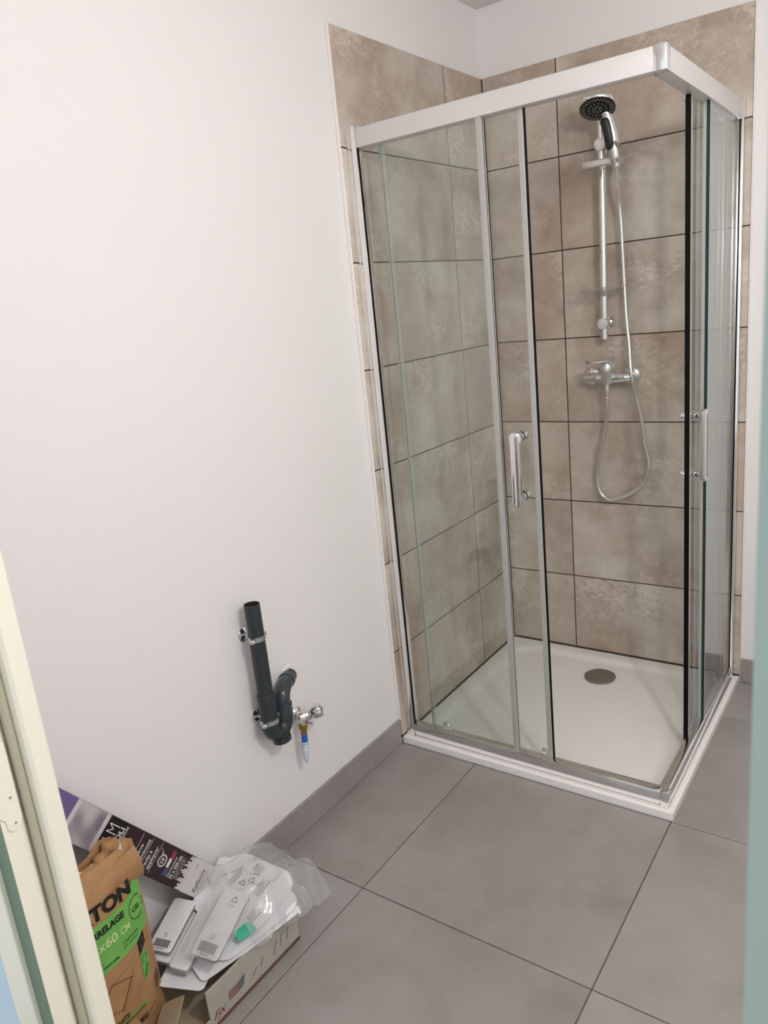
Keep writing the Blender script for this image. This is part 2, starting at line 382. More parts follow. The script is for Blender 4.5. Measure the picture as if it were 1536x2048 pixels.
# ceiling lamp (the room's own light) ------------------------------------
lamp = thing('ceiling_lamp', (LAMP[0], LAMP[1], RZ), 'bare bulb hanging from the white ceiling near the door', 'lamp')
obj('ceiling_rose', lathe(nb(), (LAMP[0], LAMP[1], RZ), (0, 0, -1), [(0, .045), (.012, .045), (.02, .02)], 24), M['plastic'], lamp)
obj('socket', cyl(nb(), (LAMP[0], LAMP[1], RZ-.02), (LAMP[0], LAMP[1], LAMP[2]+.055), .018), M['plastic'], lamp)
b = nb(); bmesh.ops.create_uvsphere(b, u_segments=20, v_segments=12, radius=.05); bmesh.ops.translate(b, verts=b.verts, vec=LAMP)
obj('bulb', b, M['bulbglass'], lamp, smooth=True)
ld = bpy.data.lights.new('bulb_light', 'POINT'); ld.energy = LAMP_POWER; ld.color = (1.0, .99, 1.0); ld.shadow_soft_size = .050
lo = bpy.data.objects.new('bulb_light', ld); link(lo, lamp); lo.location = Vector(LAMP)-wbase(lamp)

# ------------------------------------------------------------------ shower tray
TW, TD, TH = .871, -.851, .0225
def tray():
    bm = nb(); n = 72; G = []
    ix0, ix1, iy0, iy1, rad = .045, TW-.060, TD+.060, -.045, .10
    for i in range(n+1):
        row = []
        for j in range(n+1):
            x = .001+(TW-.001)*i/n; y = TD+(-.001-TD)*j/n
            cx = min(max(x, ix0+rad), ix1-rad); cy = min(max(y, iy0+rad), iy1-rad)
            d = rad-math.hypot(x-cx, y-cy)      # >0 inside the basin
            s = min(max(d/.035, 0), 1); s = s*s*(3-2*s)
            dd = math.hypot(x-.4333, y+.1839)
            z = TH-s*(.0085+.0035*max(0, 1-dd/.6))
            row.append(bm.verts.new((x, y, z)))
        G.append(row)
    for i in range(n):
        for j in range(n): bm.faces.new((G[i][j], G[i+1][j], G[i+1][j+1], G[i][j+1]))
    loop = [G[i][0] for i in range(n+1)]+[G[n][j] for j in range(1, n+1)]+[G[i][n] for i in range(n-1, -1, -1)]+[G[0][j] for j in range(n-1, 0, -1)]
    B = []
    for v in loop:
        B.append(bm.verts.new((v.co.x, v.co.y, .0008)))
    for i in range(len(loop)): bm.faces.new((loop[i], B[i], B[(i+1) % len(B)], loop[(i+1) % len(loop)]))
    bm.faces.new(B)
    bmesh.ops.recalc_face_normals(bm, faces=bm.faces); return bm
tr = thing('shower_tray', (TW/2, TD/2, 0), 'flat white square shower tray under the glass enclosure', 'shower tray')
o = obj('tray_body', tray(), M['acrylic'], tr, smooth=True)
dr = obj('drain_cover', lathe(nb(), (.4333, -.1839, .0135), (0, 0, 1), [(0, .0545), (.002, .0562), (.0045, .0555), (.0062, .046), (.0070, .02), (.0071, .0)], 48), M['drain'], tr, smooth=True)
dr['label'] = 'round chrome drain cover'
obj('drain_ring', lathe(nb(), (.4333, -.1839, .0085), (0, 0, 1), [(0, .050), (.0055, .050)], 48), M['black'], tr)
bm = nb(); box(bm, .0002, .004, TD+.02, -.001, TH-.001, TH+.0045); box(bm, .001, TW-.01, -.004, -.0002, TH-.001, TH+.0045)
obj('seal', bm, M['grout'], tr)

# ------------------------------------------------------------------ shower enclosure
YF, XF = -.832, .854
ZB0, ZB1, ZR0, ZR1 = .0238, .0690, 1.8275, 1.8765
en = thing('shower_enclosure', (XF/2, YF/2, TH), 'corner shower enclosure of clear sliding glass in a polished frame', 'shower screen')
def rail(x0, x1, y0, y1, z0, z1, m, name, bev=.003): return obj(name, box(nb(), x0, x1, y0, y1, z0, z1, bev, 2), m, en, smooth=True)
pf = rail(.0004, .0130, YF, YF+.028, TH+.0005, 1.8835, M['alu'], 'wall_profile', .0008)
rail(.0130, .0365, YF-.0012, YF+.028, ZB0, 1.8835, M['alu'], 'adjusting_profile', .0016)
rail(XF-.028, XF, -.0130, -.0004, TH+.0005, 1.8835, M['alu'], 'wall_profile', .0008)
rail(XF-.028, XF+.0012, -.0365, -.0130, ZB0, 1.8835, M['alu'], 'adjusting_profile', .0016)
rail(.0365, XF-.027, YF, YF+.038, ZR0, ZR1, M['alusat'], 'top_rail', .0025)
rail(XF-.038, XF, YF+.027, -.0365, ZR0, ZR1, M['alusat'], 'top_rail', .0025)
rail(XF-.0275, XF+.0012, YF-.0012, YF+.0275, ZR0-.0015, ZR1+.0018, M['alu'], 'corner_cap', .003)
rail(.0365, XF-.0215, YF, YF+.030, ZB0, ZB1, M['alu'], 'bottom_rail', .004)
rail(XF-.030, XF, YF+.0215, -.0365, ZB0, ZB1, M['alu'], 'bottom_rail', .004)
rail(XF-.022, XF+.0010, YF-.0010, YF+.022, ZB0-.0005, ZB1+.002, M['alu'], 'corner_cap', .003)
bm = nb(); box(bm, .0365, XF+.003, YF-.004, YF, TH+.0006, TH+.004, .001, 1); box(bm, XF+.0008, XF+.004, YF+.001, -.0365, TH+.0006, TH+.004, .001, 1)
obj('silicone_bead', bm, M['trimw'], en)
def pane(name, x0, x1, y0, y1, z0, z1, thin):
    bm = box(nb(), x0, x1, y0, y1, z0, z1)
    ax = 1 if thin == 'y' else 0
    for f in bm.faces:
        if abs(f.normal[ax]) < .5: f.material_index = 1
    bm.normal_update()
    for f in bm.faces: f.material_index = 0 if abs(f.normal[ax]) > .5 else 1
    return obj(name, bm, [M['glass'], M['glassedge']], en)
ZG0, ZG1 = .045, 1.835
fp = pane('fixed_pane', .0365, .4045, -.8265, -.8205, ZG0, ZG1, 'y')
obj('edge_gasket', box(nb(), .0366, .0392, -.8285, -.8255, ZB1, ZR0), M['black'], fp)
obj('edge_seal', box(nb(), .3965, .4115, -.8275, -.8080, ZB1-.004, ZR0+.002, .002, 2), M['seal'], fp)
obj('edge_lip', box(nb(), .4115, .4122, -.8180, -.8165, ZB1-.004, ZR0+.002), M['blackink'], fp)
fp2 = pane('fixed_pane', .8405, .8465, -.412, -.0365, ZG0, ZG1, 'x')
obj('edge_gasket', box(nb(), .8445, .8485, -.0390, -.0366, ZB1, ZR0), M['black'], fp2)
obj('edge_seal', box(nb(), .8300, .8475, -.4130, -.4000, ZB1-.004, ZR0+.002, .002, 2), M['seal'], fp2)
obj('edge_lip', box(nb(), .8400, .8480, -.4150, -.4131, ZB1-.004, ZR0+.002), M['glassedge'], fp2)
sd = pane('sliding_door', .0950, .5080, -.8060, -.8000, .042, ZG1, 'y')
obj('edge_seal', box(nb(), .4985, .5150, -.8090, -.7975, .042, ZR0+.003, .003, 2), M['seal'], sd)
obj('magnet_strip', box(nb(), .5150, .5185, -.8080, -.7995, .042, ZR0+.003, .001, 1), M['black'], sd)
obj('edge_seal', box(nb(), .0915, .1060, -.8080, -.7980, .042, ZR0+.003, .002, 2), M['hazyseal'], sd)
sd2 = pane('sliding_door', .8210, .8270, -.5230, -.0950, .042, ZG1, 'x')
obj('edge_seal', box(nb(), .8185, .8300, -.5300, -.5140, .042, ZR0+.003, .003, 2), M['seal'], sd2)
obj('magnet_strip', box(nb(), .8175, .8305, -.5345, -.5302, .042, ZR0+.003, .001, 1), M['black'], sd2)
obj('edge_seal', box(nb(), .8190, .8290, -.1060, -.0930, .042, ZR0+.003, .002, 2), M['hazyseal'], sd2)
def handle(par, center, out, along_z0, along_z1, tang):
    """rounded flat bar on two posts that pass through the glass to inner knobs"""
    c = Vector(center); o_ = Vector(out); t = Vector(tang); hz = (along_z1-along_z0)
    bm = nb(); P = rrect(.026, hz, .0125, 8); zc = (along_z0+along_z1)/2
    lay = []
    for d, sh in ((.030, .0015), (.0315, 0), (.0375, 0), (.0400, .0020), (.0405, .005)):
        lay.append([bm.verts.new(Vector((c.x, c.y, zc))+o_*d+t*(p[0]*(1-sh/.013))+Vector((0, 0, p[1]*(1-sh/(hz/2))))) for p in P])
    for A, B in zip(lay[:-1], lay[1:]): bridge(bm, A, B)
    bm.faces.new(lay[0]); bm.faces.new(lay[-1]); bmesh.ops.recalc_face_normals(bm, faces=bm.faces)
    obj('handle', bm, M['chrome'], par, smooth=True)
    b = nb(); g = Vector((c.x, c.y, 0))+o_*.0406
    pts = [g+t*.004+Vector((0, 0, z)) for z in (along_z0+.012, along_z1-.014)]
    tube(b, pts, .0007, 6); obj('handle_groove', b, M['blackink'], par)
    for z in (along_z0+.020, along_z1-.018):
        q = Vector((c.x, c.y, z))
        obj('handle_post', lathe(nb(), q+o_*.0035, o_, [(0, .0145), (.004, .0145), (.0045, .0130), (.006, .0130), (.0065, .0145), (.018, .0145), (.024, .0155), (.027, .018)], 20), M['chrome'], par, smooth=True)
        obj('inner_knob', lathe(nb(), q-o_*.0035, -o_, [(0, .0140), (.014, .0140), (.020, .0150), (.022, .0140), (.0225, .004)], 20), M['chrome'], par, smooth=True)
handle(sd, (.4600, -.803, 0), (0, -1, 0), .846, 1.052, (1, 0, 0))
handle(sd2, (.824, -.487, 0), (1, 0, 0), .852, 1.054, (0, 1, 0))
def roller(par, c, ins):
    c = Vector(c); ins = Vector(ins); b = nb()
    lathe(b, c-ins*.003, ins, [(0, .011), (.003, .0125), (.009, .0125), (.012, .010)], 18)
    s = Vector((abs(ins.y), abs(ins.x), 0))
    p = c+ins*.009
    box(b, p.x-.013*s.x-.004*abs(ins.x), p.x+.013*s.x+.004*abs(ins.x), p.y-.013*s.y-.004*abs(ins.y), p.y+.013*s.y+.004*abs(ins.y), p.z-.006, p.z+.014, .002, 1)
    obj('roller', b, M['chrome'], par, smooth=True)
for xx in (.140, .486):
    roller(sd, (xx, -.800, .0640), (0, 1, 0))
for yy in (-.498, -.135):
    roller(sd2, (.821, yy, .0640), (-1, 0, 0)); roller(sd2, (.821, yy, 1.822), (-1, 0, 0))

# ------------------------------------------------------------------ shower rail, hand shower, hose, mixer
sr = thing('shower_rail', (.438, 0, 1.22), 'chrome riser rail with slider and clear soap dish on beige tiles', 'shower rail')
RC = (.4375, -.055)
def zr(z): return (.4352+(z-1.226)*.0068, -.055, z)
obj('rail', cyl(nb(), zr(1.226), zr(1.907),   .0135, n=24), M['chrome'], sr, smooth=True)
for z in (1.2775, 1.834):
    x = zr(z)[0]
    br = obj('wall_bracket', lathe(nb(), (x, -.0004, z), (0, -1, 0), [(0, .0215), (.004, .0215), (.008, .019), (.009, .0115), (.040, .0115), (.044, .0175), (.062, .0180)], 28), M['chrome'], sr, smooth=True)
    obj('cap', lathe(nb(), (x, -.0620, z), (0, -1, 0), [(0, .0185), (.012, .0190), (.0145, .0180), (.0150, .016)], 28), M['chromesat'], br, smooth=True)
# slider: horizontal bar that clasps the rail and carries the hand shower
zs = 1.779; sl0 = Vector((.388, -.080, zs-.004)); sl1 = Vector((.490, -.080, zs+.002))
sl = obj('slider', box(nb(), .386, .512, -.098, -.040, zs-.013, zs+.010, .006, 3), M['chromesat'], sr, smooth=True)
b = nb(); lathe(b, (.449, -.069, zs-.0145), (0, 0, 1), [(0, .014), (.026, .014)], 20); obj('slider_collar', b, M['chromesat'], sl, smooth=True)
b = nb(); lathe(b, (.498, -.0985, zs-.002), (0, -.55, .83), [(-.018, .012), (-.012, .0155), (.010, .0175), (.0105, .014)], 22); obj('shower_cradle', b, M['chrome'], sl, smooth=True)
# soap dish
b = nb(); zd = 1.3945; A = []
P = rrect(.142, .105, .03, 6)
for zz, s in ((zd-.012, .80), (zd, 1.0), (zd+.0015, 1.0), (zd-.0095, .78)):
    A.append([b.verts.new((.4375+p[0]*s, -.078+p[1]*s, zz)) for p in P])
for a_, c_ in zip(A[:-1], A[1:]): bridge(b, a_, c_)
b.faces.new(A[0]); b.faces.new(A[-1]); bmesh.ops.recalc_face_normals(b, faces=b.faces)
obj('soap_dish', b, M['dishclear'], sr)
obj('dish_clip', lathe(nb(), (zr(1.38)[0], -.055, 1.366), (0, 0, 1), [(0, .0165), (.020, .0170)], 20), M['seal'], sr, smooth=True)
# hand shower
hs = thing('hand_shower', (.502, -.105, 1.785), 'chrome hand shower with black spray face, held in the slider', 'shower head')
hc = Vector((.463, -.150, 1.925)); hn = Vector((.10, -.43, -.90)).normalized()
h0 = Vector((.501, -.098, 1.766)); h1 = Vector((.497, -.101, 1.800)); h2 = Vector((.490, -.106, 1.860)); h3 = Vector((.478, -.117, 1.912)); h4 = hc-hn*.020
pts = spline([h0, h1, h2, h3, h4], 7); k = len(pts)
rad = [.0115+.0075*math.sin(PI*min(1, i/(k*.80)))+.002*(i/k) for i in range(k)]
obj('handle', tube(nb(), pts, rad, 18), M['chrome'], hs, smooth=True)
obj('head_shell', lathe(nb(), hc, -hn, [(-.004, .0555), (0, .0585), (.006, .0585), (.014, .052), (.022, .036), (.027, .018), (.028, .001)], 40), M['chrome'], hs, smooth=True)
sf = obj('spray_face', lathe(nb(), hc, hn, [(-.001, .0535), (.0046, .0530), (.0058, .050), (.0058, .001)], 40), M['sprayface'], hs, smooth=True)
_, hu, hv = frame(hn); bm = nb()
for rr, cnt, ph in ((.0465, 30, 0), (.0405, 26, .1), (.026, 14, 0), (.014, 9, .2), (.008, 5, 0)):
    for i in range(cnt):
        a = 2*PI*i/cnt+ph; c = hc+hn*.0055+hu*(rr*math.cos(a))+hv*(rr*math.sin(a))
        lathe(bm, c, hn, [(0, .0014), (.0016, .0011)], 7)
tag(obj('nozzles', bm, M['nozzle'], sf), kind='stuff')
# dark soft grip along the front of the handle
pts2 = [p+Vector((-.0065, -.0085, -.001)) for p in spline([h1+Vector((0, 0, .004)), h2, h3+Vector((.002, .004, -.012))], 8)]
k2 = len(pts2); rad2 = [.0170*math.sqrt(max(.05, 1-abs(2*i/(k2-1)-1)**5)) for i in range(k2)]
obj('grip', tube(nb(), pts2, rad2, 16), M['grip'], hs, smooth=True)
obj('hose_nut', lathe(nb(), h0, (0, 0, -1), [(-.004, .0112), (.012, .0105), (.016, .008)], 18), M['chrome'], hs, smooth=True)
# hose
HP = [(.501, -.097, 1.752), (.494, -.080, 1.70), (.495, -.058, 1.64), (.498, -.05, 1.554), (.502, -.045, 1.4), (.509, -.05, 1.288), (.520, -.06, 1.196), (.528, -.075, 1.130), (.533, -.075, 1.087), (.537, -.06, 1.039), (.547, -.05, .986), (.556, -.045, .925), (.562, -.04, .855), (.572, -.035, .809), (.573, -.035, .774), (.561, -.035, .734), (.538, -.035, .704), (.503, -.035, .678), (.462, -.035, .659), (.430, -.035, .653), (.402, -.035, .672), (.389, -.035, .713), (.392, -.035, .775), (.402, -.04, .828), (.417, -.045, .876), (.430, -.05, .924), (.4395, -.06, .975), (.4435, -.066, 1.030)]
raw = spline(HP, 24); ln = [0]
for a, c in zip(raw[:-1], raw[1:]): ln.append(ln[-1]+(c-a).length)
PT = .0050; npt = int(ln[-1]/PT*2); pts = []; j = 0
for i in range(npt+1):
    s = ln[-1]*i/npt
    while j < len(ln)-2 and ln[j+1] < s: j += 1
    pts.append(raw[j].lerp(raw[j+1], (s-ln[j])/max(1e-9, ln[j+1]-ln[j])))
ho = tag(obj('shower_hose', tube(nb(), pts, [  .0078 if i % 2 else .0057 for i in range(len(pts))], 10), M['chrome'], smooth=False), 'ribbed chrome shower hose looping below the mixer', 'hose')
for p in ho.data.polygons: p.use_smooth = True
# mixer
mx = thing('shower_mixer', (.438, 0, 1.09), 'chrome single lever shower mixer on the beige tiled wall', 'mixer tap')
zm = 1.0955
for x in (.367, .5085):
    obj('escutcheon', lathe(nb(), (x, -.0003, zm), (0, -1, 0), [(0, .0335), (.004, .0332), (.010, .029), (.014, .022), (.016, .0165)], 36), M['chrome'], mx, smooth=True)
    obj('union_nut', lathe(nb(), (x, -.014, zm), (0, -1, 0), [(0, .0145), (.016, .0145), (.018, .0165), (.030, .0165)], 6 if False else 24), M['chrome'], mx, smooth=True)
obj('body', lathe(nb(), (.358, -.058, zm), (1, 0, 0), [(0, .001), (.0005, .010), (.004, .0155), (.012, .0175), (.060, .0185), (.098, .0205), (.112, .0200), (.160, .0165), (.168, .0135), (.170, .001)], 28, False, False), M['chrome'], mx, smooth=True)
tw0 = Vector((.446, -.064, zm-.020)); td = Vector((0, -.14, .99)).normalized()
tw = obj('cartridge_tower', lathe(nb(), tw0, td, [(0, .0175), (.003, .0210), (.030, .0215), (.046, .0225), (.0465, .0205), (.0485, .0205), (.0490, .0228), (.064, .0222), (.073, .016), (.076, .001)], 28), M['chrome'], mx, smooth=True)
lv0 = tw0+td*.066
lvp = spline([lv0+Vector((.010, .006, -.004)), lv0+Vector((.000, -.010, .010)), lv0+Vector((-.012, -.030, .014)), lv0+Vector((-.026, -.056, .014)), lv0+Vector((-.036, -.075, .017))], 5)
b = nb(); prev = None; side = Vector((.9, -.45, 0)).normalized()
for i, p in enumerate(lvp):
    a = i/(len(lvp)-1); wd = .021*(1-.40*a); th_ = .0085*(1-.45*a)
    P = rrect(2*wd, 2*th_, th_*.9, 3)
    R = [b.verts.new(p+side*q[0]+Vector((0, 0, 1))*q[1]) for q in P]
    if prev: bridge(b, prev, R)
    else: b.faces.new(list(reversed(R)))
    prev = R
b.faces.new(prev); bmesh.ops.recalc_face_normals(b, faces=b.faces)
obj('lever', b, M['chrome'], mx, smooth=True)
obj('hose_outlet', lathe(nb(), (.4435, -.066, zm-.016), (0, 0, -1), [(0, .0125), (.008, .0125), (.009, .0105), (.034, .0098), (.046, .0085)], 22), M['chrome'], mx, smooth=True)

# ------------------------------------------------------------------ waste pipe with trap on the left wall
wp = thing('waste_pipe', (0, -1.46, .33), 'dark grey waste standpipe with trap clamped to the white wall', 'pipe')
PX, PY = .038, -1.4590
b = nb(); n = 32; _ = None
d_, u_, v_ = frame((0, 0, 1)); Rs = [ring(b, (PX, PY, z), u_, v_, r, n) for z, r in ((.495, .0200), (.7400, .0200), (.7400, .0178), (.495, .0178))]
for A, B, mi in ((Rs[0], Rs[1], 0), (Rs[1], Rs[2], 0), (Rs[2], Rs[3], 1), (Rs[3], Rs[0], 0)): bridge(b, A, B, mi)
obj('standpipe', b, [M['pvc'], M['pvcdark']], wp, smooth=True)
obj('socket', lathe(nb(), (PX, PY, .407), (0, 0, 1), [(0, .0225), (.090, .0225), (.0915, .0212), (.0915, .0200)], 32), M['pvc'], wp, smooth=True)
RY = -1.4045; mid = (PY+RY)/2; ub = (RY-PY)/2; zu = .4065
pts = [(PX, PY, .420)]+[(PX, mid-ub*math.cos(PI*i/12), zu-ub*1.15*math.sin(PI*i/12)) for i in range(13)]+[(PX, RY, .430)]
obj('trap_bend', tube(nb(), pts, .0222, 28), M['pvc'], wp, smooth=True)
obj('socket', lathe(nb(), (PX, RY, .408), (0, 0, 1), [(0, .0235), (.034, .0235), (.035, .0222), (.035, .020)], 32), M['pvcshiny'], wp, smooth=True)
end = Vector((-.008, -1.345, .492)); top = Vector((PX, RY, .505))
pe = spline([(PX, RY, .438), (PX, RY, .452), (PX-.003, RY+.006, .466), (PX-.011, RY+.021, .474), (PX-.021, RY+.040, .476), (PX-.031, RY+.058, .475)], 6)
obj('elbow', tube(nb(), pe, .0203, 28), M['pvcshiny'], wp, smooth=True)
dd = (pe[-1]-pe[-3]).normalized()
obj('elbow_socket', lathe(nb(), pe[-1]-dd*.010, dd, [(0, .0222), (.018, .0222), (.019, .021)], 28), M['pvcshiny'], wp, smooth=True)
obj('wall_outlet', cyl(nb(), pe[-1]-dd*.004, pe[-1]+dd*.028, .0200), M['pvc'], wp, smooth=True)
wpt = pe[-1]+dd*.012
obj('filler_collar', lathe(nb(), (-T+.0002, -1.322, .474), (1, 0, 0), [(0, .033), (.002, .030), (.003, .02)], 28), M['trimw'], wp, smooth=True)
cd = Vector((.12, .06, -1)).normalized(); cc = Vector((PX+.002, mid+.002, zu-ub*1.15-.010))
cp = obj('cleanout_cap', lathe(nb(), cc, cd, [(-.008, .0210), (.004, .0215), (.0045, .0245), (.017, .0245), (.019, .022), (.0195, .001)], 28), M['pvc'], wp, smooth=True)
def clamp(z, r):
    c = obj('clamp', lathe(nb(), (PX, PY, z-.006), (0, 0, 1), [(0, r+.0002), (0, r+.0020), (.012, r+.0020), (.012, r+.0002)], 32, False, False), M['steel'], wp, smooth=True)
    b = nb(); box(b, PX+.004, PX+.016, PY-r-.010, PY-r-.001, z-.006, z+.006, .001, 1); cyl(b, (PX+.020, PY-r-.005, z), (PX+.000, PY-r-.005, z), .0035, n=12)
    obj('clamp_screw', b, M['steel'], c, smooth=True)
    b = nb(); box(b, PX-.006, PX+.006, PY+r-.001, PY+r+.010, z-.005, z+.005, .001, 1); obj('clamp_lug', b, M['steel'], c)
    obj('clamp_rod', cyl(nb(), (-.006, PY, z), (PX-r, PY, z), .0042, n=12), M['steel'], c, smooth=True)
    obj('rosette', lathe(nb(), (-T+.0002, PY, z), (1, 0, 0), [(0, .019), (.003, .0185), (.008, .011), (.009, .005)], 28), M['chrome'], c, smooth=True)
clamp(.652, .0200); clamp(.423, .0226)

# ------------------------------------------------------------------ water valve with capped hose end
va = thing('water_valve', (0, -1.32, .35), 'chrome stop valve with blue hose stub beside the grey trap', 'tap')
VY, VZ = -1.320, .356
obj('rosette', lathe(nb(), (-T+.0002, VY, VZ), (1, 0, 0), [(0, .0195), (.005, .0190), (.011, .013), (.012, .010)], 28), M['chrome'], va, smooth=True)
obj('inlet', cyl(nb(), (-.002, VY, VZ), (.030, VY-.002, VZ+.001), .0095), M['chrome'], va, smooth=True)
vb = Vector((.034, VY-.004, VZ+.004))
obj('body', lathe(nb(), vb-Vector((.008, .012, 0)), (.55, .80, .18), [(-.008, .009), (-.002, .0145), (.020, .0145), (.028, .011)], 22), M['chrome'], va, smooth=True)
kd = Vector((.72, .62, .34)).normalized(); k0 = vb+kd*.006
obj('collar', lathe(nb(), k0, kd, [(0, .0095), (.006, .0125), (.008, .0125), (.009, .0100), (.014, .0100)], 22), M['chrome'], va, smooth=True)
b = nb(); d_, u_, v_ = frame(kd); prev = None; nn = 36
for s, r in ((.008, .0095), (.012, .0145), (.018, .0170), (.032, .0180), (.039, .0170), (.0425, .012), (.0430, .004)):
    R = [b.verts.new(k0+kd*s+(u_*math.cos(2*PI*i/nn)+v_*math.sin(2*PI*i/nn))*(r*(1+(.09 if .014 < s < .042 else 0)*math.cos(6*2*PI*i/nn)))) for i in range(nn)]
    if prev: bridge(b, prev, R)
    else: b.faces.new(list(reversed(R)))
    prev = R
b.faces.new(prev)
kn = obj('knob', b, M['chrome'], va, smooth=True)
obj('knob_dot', lathe(nb(), k0+kd*.0428, kd, [(0, .0042), (.0008, .0040)], 14), M['blackink'], kn)
ob = Vector((.034, VY-.008, VZ-.004))
obj('nut', lathe(nb(), ob+Vector((.002, .006, -.004)), (.3, .6, -.5), [(0, .008), (.010, .009), (.016, .0095)], 6), M['chrome'], va)
q0 = Vector((.036, VY-.020, VZ+.004)); qd = Vector((-.02, -.03, -1)).normalized()
obj('outlet', lathe(nb(), q0, qd, [(-.004, .0085), (.014, .0085)], 20), M['chrome'], va, smooth=True)
obj('brass_nut', lathe(nb(), q0+qd*.012, qd, [(0, .0118), (.001, .0125), (.015, .0125), (.017, .010)], 6), M['brass'], va)
obj('brass_tail', lathe(nb(), q0+qd*.028, qd, [(0, .0092), (.016, .0088)], 20), M['brass'], va, smooth=True)
obj('hose_stub', lathe(nb(), q0+qd*.042, qd, [(0, .0086), (.030, .0092)], 20), M['blue'], va, smooth=True)
pr_ = []
for i in range(25):
    s = .066*i/24; r = .0112*(1-.0*s)*(1 if s < .030 else 1-.62*((s-.030)/.036)**1.5); pr_.append((s, r*(1.0 if i % 2 else .78)))
obj('ribbed_sleeve', lathe(nb(), q0+qd*.066, qd, pr_, 20), M['sleeve'], va, smooth=True)

# ------------------------------------------------------------------ printed carton along the wall
CX0, CX1, CY0, CY1, CZ = .012, .237, -2.235, -1.650, .098
ct = thing('carton', ((CX0+CX1)/2, (CY0+CY1)/2, 0), 'open pale carton with red script lying along the left wall', 'carton')
def wallbox(*a, m='carton', n='side_panel'): return obj(n, box(nb(), *a, .001, 1), M[m], ct)
obj('bottom_panel', box(nb(), CX0, CX1, CY0, CY1, .0008, .004), M['cartonin'], ct)
# long side facing the room with the hand hole
b = nb()
box(b, CX1-.004, CX1, CY0, -2.005, .004, CZ, .0008, 1); box(b, CX1-.004, CX1, -2.005, -1.925, .004, .030, .0008, 1); box(b, CX1-.004, CX1, -1.925, CY1, .004, CZ, .0008, 1)
side = obj('side_panel', b, M['carton'], ct)
wallbox(CX0, CX0+.004, CY0, CY1, .004, CZ); wallbox(CX0, CX1-.004, CY0, CY0+.004, .004, CZ, n='end_panel'); wallbox(CX0, CX1-.004, CY1-.004, CY1, .004, CZ, n='end_panel')
sm = lambda u, v: Vector((CX1+.0006, u, v))
stroke([(CY0+.01, .0075), (CY1-.002, .0075)], .004, sm, M['redink'], side, 'red_band')
stroke([(CY0+.01, .0025), (CY1-.002, .0025)], .0025, sm, M['blackink'], side, 'dark_band')
lettering('Fjx', .026, lambda u, v: Vector((CX1+.0007, -1.918+u, .020+v)), M['redink'], side, bold=.0, shear=.45)
for (a, c) in (((-1.80, .030), (-1.788, .042)), ((-1.775, .034), (-1.768, .050)), ((-1.735, .030), (-1.722, .058)), ((-1.712, .034), (-1.706, .060)), ((-1.704, .058), (-1.694, .060)), ((-1.69, .036), (-1.684, .062))):
    stroke([a, c], .0025, sm, M['greyink'], side, 'print_mark')
quadprint([(-1.872, .030), (-1.846, .030), (-1.846, .052), (-1.872, .052)], lambda u, v: Vector((CX1+.0008, u, v)), plain('faded_red_print', '8b6b66', .6), side, 'picture_print')
quadprint([(-1.846, .030), (-1.828, .034), (-1.822, .058), (-1.846, .052)], lambda u, v: Vector((CX1+.0008, u, v)), plain('slate_print', '64686e', .6), side, 'picture_print')
# flaps
def sheet(name, m, parent, c, w, l, rot, th=.0012, rad=.006, bend=0., wav=0., n=10, label=None, cat=None, group=None, seed=0):
    """stiff curved sheet: w along local x, l along local y; rot = (rx, ry, rz)"""
    Rm = Matrix.Rotation(rot[2], 4, 'Z') @ Matrix.Rotation(rot[1], 4, 'Y') @ Matrix.Rotation(rot[0], 4, 'X')
    c = Vector(c); bm = nb(); top = []; bot = []
    def pos(u, v):
        z = bend*((2*v/l)**2)+wav*noise.noise(Vector((u*14+seed, v*14, seed*3.1)))
        return z
    for i in range(n+1):
        r1, r2 = [], []
        for j in range(n+1):
            u = (i/n-.5)*w; v = (j/n-.5)*l
            # round the corners
            cx = min(max(u, -w/2+rad), w/2-rad); cy = min(max(v, -l/2+rad), l/2-rad); dx, dy = u-cx, v-cy; D = math.hypot(dx, dy)
            if D > rad: u = cx+dx*rad/D; v = cy+dy*rad/D
            z = pos(u, v)
            r1.append(bm.verts.new(c+(Rm @ Vector((u, v, z+th/2))))); r2.append(bm.verts.new(c+(Rm @ Vector((u, v, z-th/2)))))
        top.append(r1); bot.append(r2)
    for i in range(n):
        for j in range(n):
            bm.faces.new((top[i][j], top[i+1][j], top[i+1][j+1], top[i][j+1])); bm.faces.new((bot[i][j+1], bot[i+1][j+1], bot[i+1][j], bot[i][j]))
    def edge(A, B):
        for k in range(len(A)-1): bm.faces.new((A[k], A[k+1], B[k+1], B[k]))
    edge([top[i][0] for i in range(n+1)], [bot[i][0] for i in range(n+1)]); edge([top[i][n] for i in range(n+1)], [bot[i][n] for i in range(n+1)])
    edge(top[0], bot[0]); edge(top[n], bot[n])
    bmesh.ops.recalc_face_normals(bm, faces=bm.faces)
    o = obj(name, bm, m, parent, smooth=True)
    o['_dummy'] = 0; del o['_dummy']
    if label: tag(o, label, cat, group)
    mp = lambda u, v: c+(Rm @ Vector((u, v, pos(u, v)+th/2+.0011)))
    return o, mp
sheet('flap', M['cartonin'], ct, (.188, -1.985, .070), .055, .075, (.1, -.45, .55), .003, .003, .0)
sheet('flap', M['kraftin'], ct, (.195, -2.10, .100), .08, .12, (.0, .10, -.1), .003, .003, .0)

